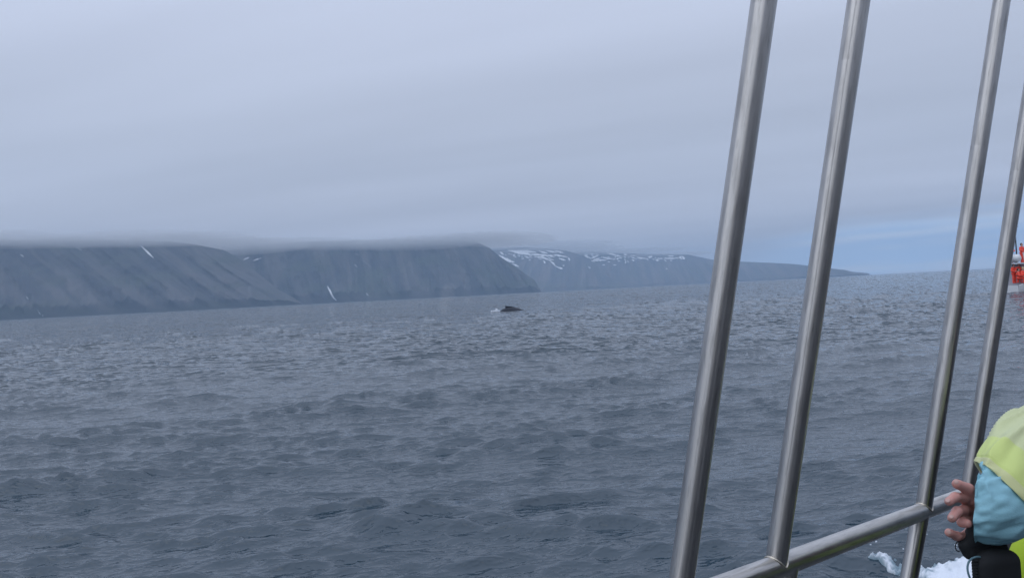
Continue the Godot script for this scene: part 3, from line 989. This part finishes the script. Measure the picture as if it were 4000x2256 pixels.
	mesh_node("wristlet", loft([[V([-0.432, 1.288, 0.262]), V([-0.9, 0.1, 0.2]), 0.040], [V([-0.462, 1.286, 0.262]), V([-0.95, -0.05, 0.1]), 0.038], [V([-0.492, 1.266, 0.262]), V([-0.8, -0.5, 0.0]), 0.024], [V([-0.497, 1.262, 0.261]), V([-0.8, -0.5, 0.0]), 0.018]], 48, 8, knit), black, me)

	# what hangs from the wrist
	var pouch := base("pouch", Transform3D(Basis(Vector3.UP, 0.35), Vector3(1.442 - 0.495, 0.788 + 1.235, -1.954 + 0.300)))
	tag(pouch, "black cloth pouch with toothed edge and thin blue cord loop hanging below the hand", "pouch")
	var cloth := paint("pouch cloth", Color(0.012, 0.014, 0.017), 0.85)
	mesh_node("flap", net_mesh([net([[V([-0.047, 0.014, -0.012]), V([-0.01, 0.030, -0.012]), 0.012, 0.018], [V([-0.01, 0.030, -0.012]), V([0.045, -0.002, -0.010]), 0.018, 0.014], [V([-0.036, -0.004, -0.010]), V([0.045, -0.010, -0.008]), 0.013, 0.013]], 0.004, 0.016)]), cloth, pouch)
	var sack := []
	for k in 6: sack.append([V([-0.028 + k * 0.0145, -0.022 + 0.004 * sin(k * 0.9), 0.012]), V([-0.024 + k * 0.0145, -0.14, 0.012]), 0.019 if k == 0 else 0.021, 0.020])
	mesh_node("bag", net_mesh([net(sack, 0.004, 0.014)]), cloth, pouch)
	var teeth := SurfaceTool.new()
	for k in 22:
		var b := BoxMesh.new()
		b.size = Vector3(0.006, 0.0034, 0.012)
		teeth.append_from(b, 0, Transform3D(Basis.IDENTITY, Vector3(-0.0482 + 0.00013 * k, -0.010 - k * 0.0060, 0.012)))
	mesh_node("zip_teeth", teeth.commit(), cloth, pouch)
	var cord := paint("blue cord", Color(0.10, 0.19, 0.23), 0.6)
	var ring := PackedVector3Array()
	for k in 25:
		var a := PI * 0.42 + PI * 1.16 * k / 24.0
		ring.append(Vector3(-0.046 + 0.026 * cos(a), -0.031 + 0.029 * sin(a), 0.016 + 0.004 * sin(a * 2.0)))
	mesh_node("cord_loop", tube(ring, [0.0021], 12), cord, pouch)
	var curl := PackedVector3Array()
	for k in 15:
		var a := PI * 0.35 + PI * 1.2 * k / 14.0
		curl.append(Vector3(-0.062 + 0.009 * cos(a), 0.014 + 0.010 * sin(a), -0.012))
	mesh_node("elastic_loop", tube(curl, [0.0012], 8), cloth, pouch)

# ------------------------------------------------------------------ the whale
func build_whale() -> void:
	var hide := paint("wet whale skin", Color(0.020, 0.025, 0.036), 0.5)
	hide.metallic_specular = 0.3
	var w := base("whale", Transform3D(Basis(Vector3.UP, 0.06), Vector3(-0.72, 0.02, -118.2)))
	tag(w, "dark whale back with hooked dorsal fin breaking the surface", "whale")
	# spine from snout (right) to tail (left): x, height of the spine, half height, half width; only the back shows
	var spine := [[8.2, -3.6, 0.12, 0.2], [7.2, -3.2, 0.55, 0.75], [5.6, -2.6, 0.9, 1.1], [4.0, -1.95, 1.05, 1.3], [2.7, -1.34, 1.10, 1.3], [1.6, -0.78, 1.08, 1.2], [0.6, -0.50, 1.02, 1.05], [-0.1, -0.42, 0.92, 0.9], [-0.8, -0.52, 0.82, 0.72], [-1.5, -0.95, 0.66, 0.55], [-2.6, -1.7, 0.42, 0.36], [-3.8, -2.6, 0.24, 0.22], [-4.4, -3.0, 0.1, 0.12]]
	var p := PackedVector3Array()
	for s in spine:
		for k in 29:
			var a := TAU * (k % 28) / 28
			p.append(Vector3(s[0], s[1] + s[2] * cos(a), s[3] * sin(a)))
	mesh_node("body", grid_mesh(p, 29, spine.size(), true, PackedColorArray(), PackedVector2Array(), true), hide, w)
	mesh_node("dorsal_fin", slab(PackedVector2Array([Vector2(-0.62, 0.22), Vector2(-0.42, 0.40), Vector2(-0.40, 0.58), Vector2(-0.46, 0.72), Vector2(-0.34, 0.735), Vector2(-0.05, 0.70), Vector2(0.3, 0.665), Vector2(0.8, 0.55), Vector2(1.3, 0.36), Vector2(1.3, 0.1), Vector2(0.2, 0.1)]), 0.16, 0.05), hide, w)
	for k in 2:
		mesh_node("fluke", slab(PackedVector2Array([Vector2(-4.2, 0.0), Vector2(-4.6, 0.9), Vector2(-5.3, 1.7), Vector2(-5.5, 1.6), Vector2(-5.1, 0.6), Vector2(-5.0, 0.0)]), 0.12, 0.03), hide, w, Transform3D(Basis(Vector3.RIGHT, PI / 2 * (1 if k == 0 else -1)), Vector3(0, -3.0, 0)))
	# splash to its left
	var foam := paint("white water", Color(0.62, 0.66, 0.72), 0.75)
	var bones := []
	var r := RandomNumberGenerator.new()
	r.seed = 12
	for k in 26:
		var x := r.randf_range(-0.85, 0.6)
		var top := 0.42 * maxf(0.05, 1.0 - absf(x - 0.1) / (0.62 if x > 0.1 else 1.15))
		var q := Vector3(x, r.randf() * top, r.randf_range(-0.35, 0.35))
		bones.append([q, Vector3(x, -0.25, q.z), r.randf_range(0.05, 0.09), 0.13])
	for k in 30:
		var q := Vector3(r.randf_range(-1.2, 0.9), r.randf_range(0.1, 0.5), r.randf_range(-0.3, 0.3))
		bones.append([q, q + Vector3(0.03, 0.02, 0), r.randf_range(0.015, 0.03), 0.014])
	var sp := mesh_node("splash", net_mesh([net(bones, 0.03, 0.07)]), foam, self, Transform3D(Basis.IDENTITY.scaled(Vector3(0.85, 0.75, 0.85)), Vector3(-2.5, 0.14, -117.6)))
	tag(sp, "white splash of water beside the whale's back", "splash")

	var mist := FogMaterial.new()
	mist.albedo = Color(1, 1, 1)
	mist.density = 0.035
	for k in 4:
		var blow := FogVolume.new()
		blow.name = "blow" if k == 0 else "blow_%03d" % k
		blow.shape = RenderingServer.FOG_VOLUME_SHAPE_ELLIPSOID
		blow.size = [Vector3(1.7, 4.0, 1.7), Vector3(2.5, 2.4, 2.4), Vector3(1.5, 2.6, 1.6), Vector3(2.2, 1.5, 2.0)][k]
		blow.material = mist
		blow.position = Vector3(-9.9, 1.6, -118.0) + [Vector3(0, 0, 0), Vector3(0.4, 1.4, 0.3), Vector3(-0.4, -0.6, 0.2), Vector3(0.7, 2.3, -0.2)][k]
		tag(blow, "faint mist of the whale's blow hanging in front of the headland", "", "the whale's blow", "stuff")
		add_child(blow, true)

# ------------------------------------------------------------------ foam along our own hull
func build_wash() -> void:
	var foam := paint("wash foam", Color(0.66, 0.70, 0.76), 0.85)
	var lump := FastNoiseLite.new()
	lump.seed = 6
	lump.frequency = 2.1
	lump.fractal_octaves = 5
	var edge := FastNoiseLite.new()
	edge.seed = 15
	edge.frequency = 1.7
	edge.fractal_octaves = 4
	var s := PackedFloat32Array()
	var r := PackedFloat32Array()
	s.resize(5)
	r.resize(5)
	var p := PackedVector3Array()
	var tint := PackedColorArray()
	foam.vertex_color_use_as_albedo = true
	foam.albedo_color = Color.WHITE
	var n := 300
	# a sheet beside the hull: along the rail's heading and outboard from the hull's side
	var f := Vector3(0.703, 0, -0.711)
	var o := Vector3(-0.711, 0, -0.703)
	var start := Vector3(0.4972, 0, -1.6079)
	var drops := []
	for j in n:
		for i in n:
			var a := 4.2 + 3.4 * j / (n - 1)
			var b := 0.5 + 2.0 * i / (n - 1)
			var q := start + f * a + o * b
			var at: Array = sea_point(q.x, q.z, s, r)
			var e := edge.get_noise_2d(a, b)
			var reach := 1.92 - 0.4 * smoothstep(5.8, 6.3, a) - 0.9 * smoothstep(6.3, 7.0, a) - 0.6 * (1.0 - smoothstep(5.55, 5.95, a))
			var m := reach + 0.34 * e + 0.12 * lump.get_noise_2d(a * 2.6 + 40.0, b * 2.6) + 0.12 * lump.get_noise_2d(a * 9.0, b * 9.0 + 70.0) - b
			var h := clampf(m / 0.16, -1.0, 1.0)
			var y: float = at[0].y
			var l := lump.get_noise_2d(a, b * 1.1)
			if h > 0.0: y += 0.012 + 0.10 * smoothstep(0.0, 1.0, h) * (0.65 + 0.9 * l) + 0.05 * smoothstep(0.0, 1.5, m)
			else: y += 0.012 + 0.10 * h
			p.append(Vector3(at[0].x, y, at[0].z))
			tint.append(Color(0.20, 0.28, 0.33).lerp(Color(0.66, 0.70, 0.76), smoothstep(-0.02, 0.30, m + 0.30 * lump.get_noise_2d(a * 4.0, b * 4.0 + 9.0))))
			if m > -0.35 and m < 0.05 and rng.randf() < 0.0022: drops.append(Vector3(at[0].x, y + rng.randf_range(0.08, 0.28), at[0].z))
	var w := mesh_node("wash", grid_mesh(p, n, n, false, tint), foam)
	tag(w, "white foam of the bow wave alongside the boat", "", "", "stuff")
	var st := SurfaceTool.new()
	var ball := SphereMesh.new()
	ball.radius = 1.0
	ball.height = 2.0
	ball.radial_segments = 8
	ball.rings = 5
	for d in drops:
		var z := rng.randf_range(0.004, 0.011)
		st.append_from(ball, 0, Transform3D(Basis.IDENTITY.scaled(Vector3(z * 1.3, z, z)), d))
	var spray := mesh_node("spray", st.commit(), paint("spray", Color(0.66, 0.70, 0.76), 0.6))
	tag(spray, "drops of spray over the edge of the foam", "", "", "stuff")

# ------------------------------------------------------------------ the other boat
func crew(called_label: String, at: Transform3D, parent_suit: Material, seated: bool, hair: Material, group: String) -> void:
	var o := base("person", at)
	tag(o, called_label, "person", group)
	var key := "crew_seated" if seated else "crew_standing"
	if not M.has(key):
		var hip := Vector3(0, 0.5 if seated else 0.9, 0)
		var b := []
		for k in [-1.0, 1.0]:
			var knee := hip + (Vector3(k * 0.12, 0.02, 0.42) if seated else Vector3(k * 0.12, -0.43, 0.03))
			b.append([hip + Vector3(k * 0.1, 0, 0), knee, 0.115, 0.095])
			b.append([knee, knee + Vector3(k * 0.02, -0.40, -0.02), 0.095, 0.085])
			b.append([knee + Vector3(k * 0.02, -0.42, 0.0), knee + Vector3(k * 0.02, -0.43, 0.12), 0.06, 0.05])
			var el := hip + Vector3(k * 0.33, 0.26, 0.04)
			b.append([hip + Vector3(k * 0.22, 0.5, 0), el, 0.09, 0.08])
			b.append([el, el + Vector3(-k * 0.08, -0.06, 0.25), 0.08, 0.065])
		b.append([hip + Vector3(-0.1, 0.02, 0), hip + Vector3(0.1, 0.02, 0), 0.16, 0.16])
		b.append([hip + Vector3(-0.08, 0.36, 0), hip + Vector3(0.08, 0.36, 0), 0.18, 0.18])
		b.append([hip + Vector3(-0.17, 0.5, 0), hip + Vector3(0.17, 0.5, 0), 0.11, 0.11])
		M[key] = net_mesh([net(b, 0.034, 0.06)])
		var h := hip + Vector3(0, 0.78, 0.02)
		var hands := []
		for k in [-1.0, 1.0]:
			var el := hip + Vector3(k * 0.33, 0.26, 0.04) + Vector3(-k * 0.09, -0.07, 0.28)
			hands.append([el, el + Vector3(-k * 0.02, -0.01, 0.08), 0.045, 0.035])
			hands.append([hip + Vector3(k * 0.33, 0.26, 0.04), el, 0.045, 0.04])
			hands.append([hip + Vector3(k * 0.22, 0.5, 0), hip + Vector3(k * 0.33, 0.26, 0.04), 0.05, 0.045])
			hands.append([hip + Vector3(0, 0.52, 0), hip + Vector3(k * 0.22, 0.5, 0), 0.06, 0.05])
		M[key + "_body"] = net_mesh([net([[h + Vector3(0, 0.03, 0), h + Vector3(0, -0.05, 0.03), 0.095, 0.075], [h + Vector3(0, -0.28, -0.02), h, 0.07, 0.07], [h + Vector3(0, -0.01, 0.1), h + Vector3(0, -0.03, 0.115), 0.014, 0.018]] + hands, 0.024, 0.03)])
		M[key + "_hair"] = net_mesh([net([[h + Vector3(0, 0.06, -0.03), h + Vector3(0, 0.0, -0.055), 0.1, 0.09]], 0.024, 0.03)])
	mesh_node("body", M[key + "_body"], M.far_skin, o)
	mesh_node("suit", M[key], parent_suit, o)
	mesh_node("hair", M[key + "_hair"], hair, o)

func block(called: String, size: Vector3, at: Vector3, m: Material, parent: Node) -> MeshInstance3D:
	var b := BoxMesh.new()
	b.size = size
	return mesh_node(called, b, m, parent, Transform3D(Basis.IDENTITY, at))

func build_other_boat() -> void:
	var white := paint("white boat paint", Color(0.62, 0.63, 0.65), 0.45)
	var dark := paint("dark hull paint", Color(0.02, 0.025, 0.03), 0.4)
	var grey := paint("grey deckhouse paint", Color(0.36, 0.36, 0.40), 0.5)
	var tan := paint("tan rope", Color(0.46, 0.36, 0.22), 0.8)
	var red := paint("red orange suit", Color(0.78, 0.065, 0.035), 0.7)
	var navy := paint("dark trousers", Color(0.02, 0.03, 0.05), 0.8)
	M.far_skin = paint("far skin", Color(0.45, 0.27, 0.22), 0.6)
	var place := Transform3D(Basis(Vector3.UP, 0.22), Vector3(52.32, -0.30, -85.0))
	var o := base("boat", place)
	tag(o, "white tour boat full of people in red suits at the right edge", "boat")
	# hull: stations from stern (x 0) to bow (x 13)
	var p := PackedVector3Array()
	var q := PackedVector3Array()
	for j in 27:
		var t := j / 26.0
		var x := 13.0 * t
		var beam := 2.1 * (0.72 + 0.28 * smoothstep(0.0, 0.2, t)) * (1.0 - pow(t, 3.4))
		var sheer := 0.98 + 0.45 * smoothstep(0.0, 0.12, t) + 0.9 * t * t
		var band := 0.16 + 0.42 * smoothstep(0.0, 0.09, t) + 0.7 * t * t
		for k in 13:
			var u := k / 12.0 * 2.0 - 1.0
			var y := lerpf(-0.7, band, pow(absf(u), 1.6))
			p.append(Vector3(x - 0.25 * absf(u) * 0.0, y, beam * (0.96 * signf(u) * pow(absf(u), 0.55))))
		for k in 4:
			var side := 1.0 if k >= 2 else -1.0
			var yy := sheer if k == 0 or k == 3 else band
			q.append(Vector3(x, yy, side * beam * (1.03 if k == 0 or k == 3 else 0.965)))
	mesh_node("lower_hull", grid_mesh(p, 13, 27), dark, o)
	for s in [[0, 1], [2, 3]]:
		var g := PackedVector3Array()
		var inner := PackedVector3Array()
		for j in 27:
			for k in 7:
				var a: Vector3 = q[j * 4 + s[0]]
				var b: Vector3 = q[j * 4 + s[1]]
				var out := 1.0 if s[0] == 2 else -1.0
				var top: Vector3 = b if s[0] == 2 else a
				var low: Vector3 = a if s[0] == 2 else b
				g.append([low + Vector3(0, 0, -out * 0.08), low, low.lerp(top, 0.5), top, top + Vector3(0, 0.05, -out * 0.03), top + Vector3(0, 0.05, -out * 0.1), low + Vector3(0, 0, -out * 0.1)][k])
		mesh_node("bulwark", grid_mesh(g, 7, 27), white, o)
	block("transom", Vector3(0.08, 0.86, 2.95), Vector3(0.0, 0.58, 0), white, o)
	block("main_deck", Vector3(10.5, 0.06, 2.9), Vector3(5.3, 0.96, 0), grey, o)
	var house: MeshInstance3D = block("deckhouse", Vector3(5.4, 2.2, 2.3), Vector3(3.85, 2.1, 0), grey, o)
	for k in 4: block("window", Vector3(0.8, 0.6, 0.04), Vector3(-1.9 + k * 1.2, 0.45, 1.16), dark, house)
	block("upper_deck", Vector3(6.4, 0.1, 2.9), Vector3(3.6, 3.28, 0), white, o)
	var wheel: MeshInstance3D = block("wheelhouse", Vector3(2.2, 1.7, 2.0), Vector3(6.4, 4.2, 0), white, o)
	block("window", Vector3(0.04, 0.6, 1.6), Vector3(1.11, 0.3, 0), dark, wheel)
	# life raft in a white barrel, halves banded
	var can := CapsuleMesh.new()
	can.radius = 0.41
	can.height = 1.5
	var raft := mesh_node("life_raft_canister", can, white, o, Transform3D(Basis(Vector3.RIGHT, PI / 2), Vector3(0.62, 3.82, 0.5)))
	var band_t := TorusMesh.new()
	band_t.inner_radius = 0.40
	band_t.outer_radius = 0.425
	for k in [-0.3, 0.3]: mesh_node("strap", band_t, grey, raft, Transform3D(Basis.IDENTITY, Vector3(0, k, 0)))
	mesh_node("cradle", tube(PackedVector3Array([Vector3(0.62, 3.3, -0.2), Vector3(0.62, 3.45, 0.3), Vector3(0.62, 3.3, 1.1)]), [0.05], 10), grey, o)
	mesh_node("davit", tube(PackedVector3Array([Vector3(1.35, 1.0, 1.3), Vector3(1.2, 2.6, 1.35), Vector3(0.98, 4.4, 1.3)]), [0.06], 12), white, o)
	for h in [3.75, 4.25]: mesh_node("guard_rail", tube(PackedVector3Array([Vector3(1.1, h, 1.4), Vector3(3.5, h, 1.4), Vector3(6.6, h, 1.4)]), [0.025], 8), white, o)
	for k in 5: mesh_node("rail_post", tube(PackedVector3Array([Vector3(1.1 + k * 1.37, 3.3, 1.4), Vector3(1.1 + k * 1.37, 4.27, 1.4)]), [0.025], 8), white, o)
	var mast := mesh_node("mast", tube(PackedVector3Array([Vector3(1.75, 3.3, -0.3), Vector3(1.70, 6.5, -0.3), Vector3(1.62, 9.6, -0.3)]), [0.07, 0.06, 0.04], 10), dark, o)
	for h in [7.2, 7.7]: mesh_node("crosstree", tube(PackedVector3Array([Vector3(1.35, h, -0.3), Vector3(2.1, h, -0.3)]), [0.035], 8), dark, mast)
	var line := PackedVector3Array()
	for k in 13:
		var t := k / 12.0
		line.append(Vector3(0.8 + 0.04 * t, 1.36 - 0.75 * t, 2.02 + 0.02 * t) if t < 0.5 else Vector3(0.82 + 1.4 * (t - 0.5), 0.98 - 1.9 * (t - 0.5), 2.08))
	mesh_node("mooring_rope", tube(line, [0.055], 10), tan, o)
	var brown := paint("brown hair", Color(0.03, 0.02, 0.015), 0.7)
	var blond := paint("pale hood", Color(0.55, 0.45, 0.20), 0.8)
	var g := "people in red suits on the other boat"
	for c in [["person in red suit standing at the stern of the white boat", 0.66, 1.22, 0.3, 0.2, false, brown], ["person in red suit seated lowest at the white boat's stern corner", 0.22, 1.16, 1.3, 0.9, true, brown], ["person in red suit with pale yellow hood seated at the boat's side", 0.72, 1.26, 1.45, 0.2, true, blond],
		["person in red suit with brown hair seated behind the davit", 1.2, 1.30, 1.5, -0.3, true, brown], ["person in red suit seated aft of the deckhouse, back to the bulwark", 1.75, 1.32, 1.5, 0.4, true, brown], ["person in red suit on the upper deck beside the raft canister", 0.95, 3.34, -0.35, -0.6, false, brown], ["person in red suit at the upper rail in front of the mast", 1.42, 3.34, 0.7, 0.3, false, brown], ["person in red suit standing inboard behind the hooded one", 1.05, 1.25, 0.6, -0.4, false, brown], ["person in red suit half hidden behind the raft canister", 0.72, 3.34, -0.9, 0.8, false, brown]]:
		crew(c[0], place * Transform3D(Basis(Vector3.UP, c[4]).scaled(Vector3.ONE * 1.12), Vector3(c[1], c[2], c[3])), red, c[5], c[6], g)

# ------------------------------------------------------------------
func _ready() -> void:
	rng.seed = 77
	var cam := Camera3D.new()
	cam.name = "camera"
	cam.fov = 39.52
	cam.near = 0.05
	cam.far = 30000.0
	cam.current = true
	add_child(cam)
	cam.transform = Transform3D(Basis(Vector3.RIGHT, deg_to_rad(0.29)) * Basis(Vector3.BACK, deg_to_rad(-2.95)), Vector3(0, EYE, 0))
	var world := WorldEnvironment.new()
	world.name = "world"
	var env := Environment.new()
	env.background_mode = Environment.BG_SKY
	var pan := PanoramaSkyMaterial.new()
	pan.panorama = sky_image()
	env.sky = Sky.new()
	env.sky.sky_material = pan
	env.tonemap_mode = Environment.TONE_MAPPER_LINEAR
	env.tonemap_exposure = 1.42
	env.sdfgi_enabled = true
	env.ssao_enabled = true
	env.ssil_enabled = true
	env.fog_enabled = true
	env.fog_density = 0.000128
	env.fog_light_color = Color(0.745, 0.87, 1.0)
	env.volumetric_fog_enabled = true
	env.volumetric_fog_density = 0.0
	world.environment = env
	add_child(world)
	var sun := DirectionalLight3D.new()
	sun.name = "sun"
	sun.light_energy = 0.24
	sun.light_angular_distance = 84.0
	sun.light_color = Color(0.97, 0.985, 1.0)
	sun.shadow_enabled = true
	sun.rotation_degrees = Vector3(-42, -45, 0)
	add_child(sun)

	build_sea()

	build_land()

	build_cloud()
	build_boat()
	build_railing()
	build_whale()
	build_wash()
	build_person()
	build_other_boat()
